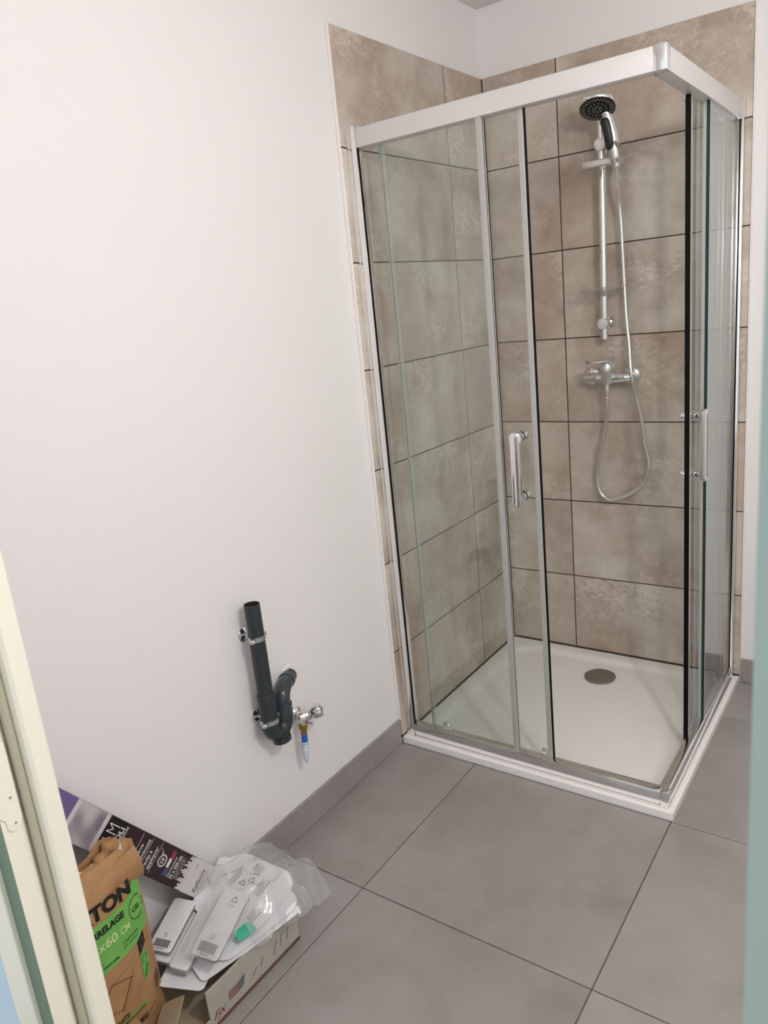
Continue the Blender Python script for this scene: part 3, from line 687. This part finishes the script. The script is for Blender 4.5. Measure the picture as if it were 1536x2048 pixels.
# ------------------------------------------------------------------ film box leaning on the wall
FO = Vector((.06, -2.024, .580)); FD = Vector((0, .604, -.797)); FA = Vector((0, .797, .604))
fb = thing('film_box', FO+FD*.506, 'plum and silver box of frosted window film leaning on the wall', 'box')
def fpt(s, t, x): return Vector((x, 0, 0))+Vector((0, FO.y, FO.z))+FD*s+FA*t
S0, S1, T0, T1, X0 = -.292, .506, -.0735, .0035, .0005
bm = nb(); vs = [bm.verts.new(fpt(s, t, x)) for s in (S0, S1) for t in (T0, T1) for x in (X0, .060)]
bmesh.ops.convex_hull(bm, input=bm.verts)
bmesh.ops.dissolve_limit(bm, angle_limit=.01, verts=bm.verts, edges=bm.edges)
bmesh.ops.bevel(bm, geom=list(bm.edges), offset=.0012, segments=2, affect='EDGES', profile=.5)
fbody = obj('body', bm, M['boxside'], fb, smooth=False)
fm = lambda e: (lambda s, t: fpt(s, t, .0602+e))
def fq(s0, s1, m, e=.0002, t0=T0+.0008, t1=T1-.0008, name='print'): return quadprint([(s0, t0), (s1, t0), (s1, t1), (s0, t1)], fm(e), m, fb, name)
fq(S0+.001, S1-.001, M['boxwhite'], .0001, name='front_panel')
fq(S0+.002, .0438, M['violet'])
# silver picture panel with a soft shaded print
ms, nts, bs = mat('silver_print'); tcs = N(nts, 'ShaderNodeTexCoord'); nzs = N(nts, 'ShaderNodeTexNoise'); nzs.inputs['Scale'].default_value = 16; nzs.inputs['Detail'].default_value = 1
crs = N(nts, 'ShaderNodeValToRGB'); crs.color_ramp.elements[0].position = .35; crs.color_ramp.elements[0].color = lin('7f7682'); crs.color_ramp.elements[1].position = .62; crs.color_ramp.elements[1].color = lin('bfb9ba')
nts.links.new(tcs.outputs['Object'], nzs.inputs['Vector']); nts.links.new(nzs.outputs['Fac'], crs.inputs[0]); nts.links.new(crs.outputs[0], bs.inputs['Base Color']); bs.inputs['Roughness'].default_value = .3
fq(.0545, .129, ms)
fq(.140, .2000, M['blackprint']); fq(.2000, .4300, M['plum'])
ftxt = lambda s, t: (lambda u, v: fpt(s-v, t+u, .0608))
def ft(txt, size, s, t, bold=0., m='whiteink', **k): return lettering(txt, size, ftxt(s, t), M[m], fb, bold, **k)
ft('FILM', .044, .1755, -.066, -.012, width=.66); ft('DÉPOLI', .0165, .1900, -.070, .03, width=1.12)
ft('QUALITÉ SUPÉRIEURE', .0088, .1985, -.070, .012, width=.78)
for s in (.246, .279, .311): fq(s-.0005, s+.0005, M['whiteink'], .0004, -.066, -.001, 'print_line')
ft('Préserve', .0130, .2610, -.062, .012, width=.9); ft('la luminosité', .0130, .2745, -.062, .012, width=.84)
ft('Facile à', .0135, .2935, -.0605, .012, width=.9); ft('appliquer', .0135, .3060, -.0605, .012, width=.95)
# round ten-year mark
b = nb()
for i in range(28):
    a0, a1 = 2*PI*i/28, 2*PI*(i+.72)/28
    q = [b.verts.new(fpt(.3335-r*math.sin(a), -.033+r*math.cos(a), .0608)) for a, r in ((a0, .0098), (a0, .0135), (a1, .0135), (a1, .0098))]; b.faces.new(q)
obj('round_mark', b, M['whiteink'], fb); ft('10', .0135, .3382, -.0405, .03)
stroke([(.3225, -.020), (.3285, -.0215), (.3170, -.012)], .0015, fm(.0006), M['whiteink'], fb, 'tick_mark')
fq(.352, .3595, M['flagblue'], .0005, -.058, -.041, 'flag_print'); fq(.352, .3595, M['whiteink'], .0005, -.041, -.022, 'flag_print'); fq(.352, .3595, M['flagred'], .0005, -.022, -.004, 'flag_print')
fq(.3615, .3622, M['whiteink'], .0005, -.058, -.006, 'print_line')
ft('Dimensions', .0092, .3735, -.058, .008); ft('75 x 250 cm', .0120, .3855, -.059, .03, width=.84)
fq(.3890, .3896, M['whiteink'], .0005, -.058, -.004, 'print_line'); ft('Convient aux vitrages', .0062, .3955, -.056, .0, width=.85); ft('intérieurs et extérieurs', .0062, .4020, -.056, .0, width=.8)
# skyline and white foot
fq(.4290, S1-.001, M['boxwhite'], .0004, name='foot_panel')
sky = [.409, .414, .411, .419, .404, .408, .421, .415, .407, .402, .410, .418, .405, .413, .409, .421, .412, .416]
b = nb(); st = (T1-T0-.004)/len(sky)
for i, s in enumerate(sky):
    t0 = T0+.002+i*st; q = [b.verts.new(fpt(a, t, .0607)) for a, t in ((s, t0), (.430, t0), (.430, t0+st*.9), (s, t0+st*.9))]; b.faces.new(q)
obj('skyline_print', b, M['boxwhite'], fb)
ft('Reflectiv', .0190, .4790, -.066, .0, 'blackink', shear=.3, width=.80)
stroke([(.486, -.060), (.486, -.012)], .0011, fm(.0009), M['blackink'], fb); stroke([(.494, -.050), (.494, -.020)], .0009, fm(.0009), M['blackink'], fb)
stroke([(.446, -.020), (.446, -.008)], .0013, fm(.0009), M['blackink'], fb)

# ------------------------------------------------------------------ kraft bag of tile adhesive standing in the carton
BX, BY0, BY1, BZ0, BZ1 = .150, -2.225, -1.950, .006, .440
def bulge(y, z):
    a = (y-BY0)/(BY1-BY0)*2-1; c = (z-BZ0)/(BZ1-BZ0)
    e = max(0, 1-abs(a)**4); 
    return e*(.55+.45*math.sin(PI*min(max(c, .06), .88)))
def bagx(y, z): return BX-.022+.026*bulge(y, z)+.0020*noise.noise(Vector((y*16, z*13, 1.7)))
mk, ntk, bk = mat('kraft_bag_print'); Lk = ntk.links.new
tck = N(ntk, 'ShaderNodeTexCoord')
nk = N(ntk, 'ShaderNodeTexNoise'); nk.inputs['Scale'].default_value = 22; nk.inputs['Detail'].default_value = 6; Lk(tck.outputs['Object'], nk.inputs['Vector'])
ck = N(ntk, 'ShaderNodeValToRGB'); ck.color_ramp.elements[0].position = .3; ck.color_ramp.elements[0].color = lin('a37c52'); ck.color_ramp.elements[1].position = .72; ck.color_ramp.elements[1].color = lin('b78d62'); Lk(nk.outputs['Fac'], ck.inputs[0])
Lk(ck.outputs[0], bk.inputs['Base Color']); bk.inputs['Roughness'].default_value = .62
bpk = N(ntk, 'ShaderNodeBump'); bpk.inputs['Strength'].default_value = .35; bpk.inputs['Distance'].default_value = .003; Lk(nk.outputs['Fac'], bpk.inputs['Height']); Lk(bpk.outputs[0], bk.inputs['Normal'])
M['kraft'] = mk
kb = thing('kraft_bag', (.11, (BY0+BY1)/2, BZ0), 'brown paper adhesive bag with bright green print behind the door frame', 'paper bag')
def bag():
    bm = nb(); ny, nz = 30, 40; Fr = []; Bk = []
    for i in range(ny+1):
        f, k_ = [], []
        for j in range(nz+1):
            y = BY0+(BY1-BY0)*i/ny; z = BZ0+(BZ1-BZ0)*j/nz
            a = i/ny*2-1; c = j/nz
            pinch = max(0, (c-.80)/.20)
            xf = bagx(y, z)-.020*pinch**1.5; e = max(0, 1-abs(a)**6)
            xb = xf-.004-.058*math.sqrt(e)*(1-.80*pinch)*(1-.12*(1-min(1, c/.06)))
            if c < .05: xf -= .006*(1-c/.05)
            f.append(bm.verts.new((xf, y, z))); k_.append(bm.verts.new((max(xb, .064), y, z)))
        Fr.append(f); Bk.append(k_)
    for i in range(ny):
        for j in range(nz):
            bm.faces.new((Fr[i][j], Fr[i+1][j], Fr[i+1][j+1], Fr[i][j+1])); bm.faces.new((Bk[i][j+1], Bk[i+1][j+1], Bk[i+1][j], Bk[i][j]))
    def e(A, B):
        for k_ in range(len(A)-1): bm.faces.new((A[k_], A[k_+1], B[k_+1], B[k_]))
    e(Fr[0], Bk[0]); e(Bk[ny], Fr[ny]); e([r[0] for r in Bk], [r[0] for r in Fr]); e([r[nz] for r in Fr], [r[nz] for r in Bk])
    bmesh.ops.recalc_face_normals(bm, faces=bm.faces); return bm
kbody = obj('body', bag(), mk, kb, smooth=True)
bmap = lambda e: (lambda y, z: Vector((bagx(y, z)+e, y, z)))
def bt(txt, size, y, z, m, bold=0., **k): return lettering(txt, size, lambda u, v: bmap(.0018)(y+u, z+v), M[m], kb, bold, **k)
mg = plain('green_bag_print', '71b455', .6, vary=.08, vscale=20)
def gp(P, m=None, e=.0010, n='green_print', nu=14, nv=10): return quadprint(P, bmap(e), m or mg, kb, n, nu, nv)
gp([(-2.215, .2245), (-2.0, .2460), (-2.0, .3455), (-2.215, .3430)]); gp([(-2.0, .2460), (-1.9560, .2600), (-1.9530, .3600), (-2.0, .3455)], nu=6)
gp([(-1.990, .348), (-1.9535, .360), (-1.9540, .398), (-1.962, .385)], nu=5, nv=5)
gp([(-1.9945, .150), (-1.9765, .158), (-1.9745, .214), (-1.9945, .214)], nu=3, nv=8)
bt('AXTON', .0410, -2.1325, .3535, 'blackink', .045, width=1.05)
bt('CARRELAGE', .0182, -2.1045, .3205, 'blackink', .045, width=.97); bt('60', .0265, -2.112, .2885, 'greenink', .03, width=1.05); bt('x', .0265, -2.0735, .2890, 'greenink', .02); bt('60', .0265, -2.0590, .2885, 'greenink', .03, width=1.05); bt('CM', .0215, -2.0245, .2885, 'greenink', .015, width=.74)
bt('C2E', .0140, -1.9895, .3095, 'blackink', .02, width=.85)
b = nb()
for i in range(30):
    if i in (2, 3, 26, 27): continue
    a0 = 2*PI*i/30; q = [b.verts.new(bmap(.0018)(-1.977+r*.92*math.cos(a), .315+r*1.12*math.sin(a))) for a, r in ((a0, .0195), (a0, .0225), (a0+.13, .0225), (a0+.13, .0195))]; b.faces.new(q)
obj('round_lettering', b, M['brownink'], kb)
bt('Supports neufs', .0085, -2.0195, .2690, 'blackink', .0, width=.66); bt('et rénovation', .0085, -2.0195, .2595, 'blackink', .0, width=.66)
stroke([(-2.0225, .276), (-2.0225, .256)], .0008, bmap(.0018), M['blackink'], kb)
bt('faïence,', .0098, -2.098, .2610, 'blackink', .006, width=.9); bt('pierre naturelle', .0098, -2.1010, .2500, 'blackink', .006, width=1.02)
# black lozenge icon, pictograms, tile drawing, bar marks
gp([(-1.9945, .2140), (-1.9745, .2300), (-1.9745, .2580), (-1.9945, .2450)], M['blackink'], .0014, 'icon_print', 3, 3)
stroke([(-1.9890, .2265), (-1.9800, .2330), (-1.9800, .2465), (-1.9890, .2400), (-1.9890, .2265)], .0010, bmap(.0020), M['greyink'], kb, 'icon_line')
stroke([(-1.991, .191), (-1.991, .204), (-1.985, .210), (-1.978, .206), (-1.979, .196), (-1.986, .193), (-1.991, .191)], .0009, bmap(.0019), M['blackink'], kb, 'icon_line')
stroke([(-1.991, .158), (-1.988, .172), (-1.981, .184), (-1.980, .172), (-1.985, .163), (-1.991, .158), (-1.982, .182)], .0009, bmap(.0019), M['blackink'], kb, 'icon_line')
stroke([(-2.066, .2070), (-2.0218, .1900), (-2.0542, .1360), (-2.098, .1560), (-2.066, .2070)], .0016, bmap(.0018), M['brownink'], kb)
for k in range(14):
    y, z = -2.0218-.0324*k/13, .1900-.054*k/13; stroke([(y, z), (y+.006, z-.008)], .0006, bmap(.0018), M['brownink'], kb, 'hatch_line')
stroke([(-2.066, .207), (-2.0285, .2170), (-2.004, .2310)], .0006, bmap(.0018), M['brownink'], kb); stroke([(-2.0218, .190), (-2.0110, .2240)], .0006, bmap(.0018), M['brownink'], kb); stroke([(-2.0218, .190), (-2.0050, .1870)], .0006, bmap(.0018), M['brownink'], kb)
bt('POUSSIÈRE RÉDUITE', .0150, -2.1530, .1090, 'blackink', .016, width=.82, shear=.12)
gp([(-2.078, .0985), (-2.000, .1030), (-1.998, .1085), (-2.078, .1050)], None, .0010, 'green_print', 6, 1); bt('FAIBLE ALLERGÈNE', .0072, -2.0640, .0985, 'brownink', .008)
bt('5KG', .0170, -2.0270, .0690, 'blackink', .03, width=.75); stroke([(-2.003, .072), (-1.979, .083)], .0012, bmap(.0018), M['brownink'], kb)
stroke([(-2.001, .060), (-1.974, .069)], .0010, bmap(.0018), M['brownink'], kb); stroke([(-2.000, .052), (-1.972, .060)], .0010, bmap(.0018), M['brownink'], kb)
for k in range(5): stroke([(-1.970+.0006*k, .131-.0068*k), (-1.957+.0006*k, .140-.0068*k)], .0032, bmap(.0016), M['brownink'], kb, 'bar_mark')
stroke([(-1.965, .250), (-1.960, .150)], .0006, bmap(.0018), M['brownink'], kb)
# torn and folded mouth of the bag
def crumple(name, m, y0, y1, z0, z1, x, amp, seed, lean=0., top=None, thick=.0012, fold=0.):
    bm = nb(); n1, n2 = 22, 16; A, B = [], []
    for i in range(n1+1):
        ra, rb = [], []
        for j in range(n2+1):
            a, c = i/n1, j/n2; y = y0+(y1-y0)*a
            zt_ = z1+(top(a) if top else 0); z = z0+(zt_-z0)*c
            q = Vector((y*17+seed, z*17, seed*2.3)); xx = x+lean*c+fold*math.sin(PI*c)+amp*(noise.noise(q)+.6*noise.noise(q*2.3))
            yy = y+.5*amp*noise.noise(q+Vector((9, 2, 4)))
            ra.append(bm.verts.new((xx, yy, z))); rb.append(bm.verts.new((xx-thick, yy, z)))
        A.append(ra); B.append(rb)
    for i in range(n1):
        for j in range(n2):
            bm.faces.new((A[i][j], A[i+1][j], A[i+1][j+1], A[i][j+1])); bm.faces.new((B[i][j+1], B[i+1][j+1], B[i+1][j], B[i][j]))
    for P, Q in ((A[0], B[0]), (A[n1], B[n1]), ([r[0] for r in A], [r[0] for r in B]), ([r[n2] for r in A], [r[n2] for r in B])):
        for k_ in range(len(P)-1): bm.faces.new((P[k_], P[k_+1], Q[k_+1], Q[k_]))
    bmesh.ops.recalc_face_normals(bm, faces=bm.faces)
    return obj(name, bm, m, kb, smooth=True)
crumple('torn_back', M['kraftin'], -2.215, -1.972, .395, .462, .100, .007, 2.1, top=lambda a: -.022*abs(math.sin(6*a+1))+.008*a)
crumple('torn_corner', M['kraftin'], -1.985, -1.937, .385, .428, .112, .009, 5.2, lean=-.006, top=lambda a: .016*a-.012*abs(math.sin(8*a)))
crumple('paper_liner', M['paper_inner'], -2.215, -1.962, .385, .440, .116, .007, 8.4, top=lambda a: .008*math.sin(8*a))
crumple('paper_liner', M['paper_inner'], -2.085, -2.030, .400, .446, .1255, .004, 11.3, top=lambda a: .012*math.sin(6*a), lean=-.008)
crumple('paper_liner', M['paper_inner'], -2.004, -1.966, .400, .445, .1215, .004, 14.7, top=lambda a: .006*math.sin(9*a), lean=-.008)
b = nb(); rp = spline([(.112, -2.016, .432), (.116, -2.000, .450), (.114, -1.986, .456), (.108, -1.975, .440)], 6); tube(b, rp, [.010+.004*math.sin(i*.9) for i in range(len(rp))], 14); obj('rolled_paper', b, M['kraftin'], kb, smooth=True)
crumple('folded_lip', M['kraftin'], -2.222, -1.944, .362, .408, .138, .008, 3.3, top=lambda a: -.016+.044*a*a+.005*math.sin(11*a), fold=.012, lean=-.012)

# ------------------------------------------------------------------ leaflets, devices and plastic bags in the carton
def leaflet(c, w_, l_, rot, label, seed, bend=.004, rad=.012, th=.0016, wav=.0028):
    return sheet('leaflet', M['white_paper'], None, c, w_, l_, rot, th, rad, bend, wav, 26, label, 'leaflet', 'leaflets heaped in the carton', seed)
l1, p1 = leaflet((.193, -1.775, .108), .104, .250, (.06, .12, -.26), 'lowest white leaflet, overhanging the printed side of the carton', 1)
l2, p2 = leaflet((.172, -1.745, .121), .150, .215, (.06, .14, -.20), 'white leaflet with folded crease lying under the teal sticker', 2, rad=.03)
l3, p3 = leaflet((.140, -1.712, .137), .185, .190, (.05, .12, .10), 'big white leaflet with grey text and recycling marks', 3, rad=.045)
l4, p4 = leaflet((.062, -1.680, .122), .105, .105, (.03, .10, .38), 'small white leaflet by the foot of the film box', 4)
l5, p5 = leaflet((.158, -1.905, .092), .100, .080, (.08, .06, .45), 'white leaflet under the front device, nearest the door', 5)
def prints(mp, o, rows, m='greyink'):
    for (u0, v0, n_, len_, sp_) in rows:
        for k in range(n_):
            quadprint([(u0+k*sp_, v0), (u0+k*sp_+.0021, v0), (u0+k*sp_+.0021, v0+len_*(1-.3*((k*7) % 3)/2)), (u0+k*sp_, v0+len_*(1-.3*((k*7) % 3)/2))], mp, M[m], o, 'text_line', 1, 4)
prints(p3, l3, [(-.050, .000, 3, .060, .0055), (-.022, .060, 4, .022, .0055), (.020, .005, 4, .045, .0055), (.050, -.055, 4, .030, .006)])
prints(p2, l2, [(.030, .060, 2, .030, .008)])
def recycle(mp, o, cu_, cv_, r, m='blackink'):
    P = [(cu_+r*math.cos(a), cv_+r*math.sin(a)) for a in (PI/2, PI/2+2*PI/3, PI/2+4*PI/3)]
    for a, c in ((0, 1), (1, 2), (2, 0)):
        A, B = Vector(P[a]), Vector(P[c]); stroke([A.lerp(B, .12), A.lerp(B, .88)], r*.22, mp, M[m], o, 'recycling_mark')
recycle(p3, l3, -.020, .020, .0095); recycle(p3, l3, -.004, .036, .0095)
lettering('LDPE', .007, lambda u, v: p3(-.012+u, .052+v), M['blackink'], l3, .02)
ts, _p = sheet('sticker', M['teal'], None, (.222, -1.790, .1335), .030, .044, (.06, .14, -.25), .0006, .004, .0, .0, 5, 'teal sticker on the white leaflets in the carton', 'sticker')
def device(c, w_, l_, rot, label, group='white devices heaped in the carton', screen=True, th=.016):
    Rm = Matrix.Rotation(rot[2], 4, 'Z') @ Matrix.Rotation(rot[1], 4, 'Y') @ Matrix.Rotation(rot[0], 4, 'X'); c = Vector(c)
    d = thing('handheld_display', c, label, 'device', group)
    def mesh(P, lay):
        bm = nb(); prev = None
        for z, s in lay:
            R = [bm.verts.new(c+Rm @ Vector((p[0]-math.copysign(s, p[0]), p[1]-math.copysign(s, p[1]), z))) for p in P]
            if prev: bridge(bm, prev, R)
            else: bm.faces.new(list(reversed(R)))
            prev = R
        bm.faces.new(prev); return bm
    P = rrect(w_, l_, .008, 5)
    obj('body', mesh(P, [(-th, .003), (-th+.003, .0006), (-.0045, .0)]), M['plasticgrey'], d, smooth=True)
    obj('front_shell', mesh(P, [(-.0044, .0), (-.0015, .0), (0, .0016)]), M['plastic'], d, smooth=True)
    mp = lambda u, v: c+Rm @ Vector((u, v, .0004))
    if screen:
        s = quadprint([(-w_*.33, -l_*.44), (w_*.33, -l_*.44), (w_*.33, -l_*.30), (-w_*.33, -l_*.30)], mp, M['lcd'], d, 'screen')
        quadprint([(-.010, -l_*.475), (.010, -l_*.475), (.010, -l_*.46), (-.010, -l_*.46)], mp, M['greyink'], d, 'logo_print')
        for v in (-.245, -.215, -.19): stroke([(-.004, l_*v), (.002, l_*v)], .0012, mp, M['greyink'], d, 'button_mark')
    return d, mp, Rm
dA, mA, _ = device((.196, -1.828, .176), .062, .150, (.28, .10, .26), 'white handheld display with grey screen lying on top of the heap')
dB, mB, _ = device((.080, -1.868, .152), .052, .125, (.16, .10, .36), 'white handheld display with grey screen beside the brown paper bag')
dC, mC, _ = device((.084, -1.874, .132), .052, .125, (.14, .10, .36), 'white handheld display stacked directly under the one beside the bag', screen=False)
dD, mD, _ = device((.1345, -1.856, .136), .044, .150, (.16, .10, .34), 'plain white handheld case lying face down between the two displays', screen=False, th=.020)
recycle(mA, dA, .006, .052, .0085); lettering('LDPE', .007, lambda u, v: mA(-.003+u, .036+v), M['greyink'], dA)

def film_bag(name, label, outline, seed, h, amp, thick=.0009):
    """crumpled clear film: outline = 4 corners (x,y); h(x,y) the heap it lies on"""
    bm = nb(); n = 46; A, B = [], []
    for i in range(n+1):
        ra, rb = [], []
        for j in range(n+1):
            a, c = i/n, j/n
            P = [Vector(p) for p in outline]; q = (P[0]*(1-a)+P[1]*a)*(1-c)+(P[3]*(1-a)+P[2]*a)*c
            q = q+Vector((noise.noise(Vector((a*5, c*5, seed))), noise.noise(Vector((a*5+7, c*5, seed)))))*.010
            k = Vector((q.x*11, q.y*11, seed)); rid = (1-abs(noise.noise(k)))**3+.6*(1-abs(noise.noise(k*2.1)))**4
            z = h(q.x, q.y)+amp*(rid-.4)
            ra.append(bm.verts.new((q.x, q.y, z+thick))); rb.append(bm.verts.new((q.x, q.y, z)))
        A.append(ra); B.append(rb)
    for i in range(n):
        for j in range(n):
            bm.faces.new((A[i][j], A[i+1][j], A[i+1][j+1], A[i][j+1])); bm.faces.new((B[i][j+1], B[i+1][j+1], B[i+1][j], B[i][j]))
    for P, Q in ((A[0], B[0]), (A[n], B[n]), ([r[0] for r in A], [r[0] for r in B]), ([r[n] for r in A], [r[n] for r in B])):
        for k_ in range(len(P)-1): bm.faces.new((P[k_], P[k_+1], Q[k_+1], Q[k_]))
    bmesh.ops.recalc_face_normals(bm, faces=bm.faces)
    o = obj(name, bm, M['film'], None, smooth=True); return tag(o, label, 'plastic bag', 'clear plastic bags in the carton')
def heap(x, y):
    z = .163-1.15*max(0, x-.215)-.35*max(0, y+1.62)-.05*max(0, .10-x)
    return max(.03, z)
film_bag('plastic_bag', 'large clear plastic bag draped over the white leaflets to the carton end', [(.045, -1.745), (.258, -1.790), (.292, -1.560), (.085, -1.585)], 3.0, heap, .020)
film_bag('plastic_bag', 'small clear plastic bag wrapped round the topmost display', [(.170, -1.925), (.262, -1.890), (.235, -1.745), (.135, -1.770)], 8.0, lambda x, y: .189+.29*(y+1.828)-.08*(x-.196), .006)
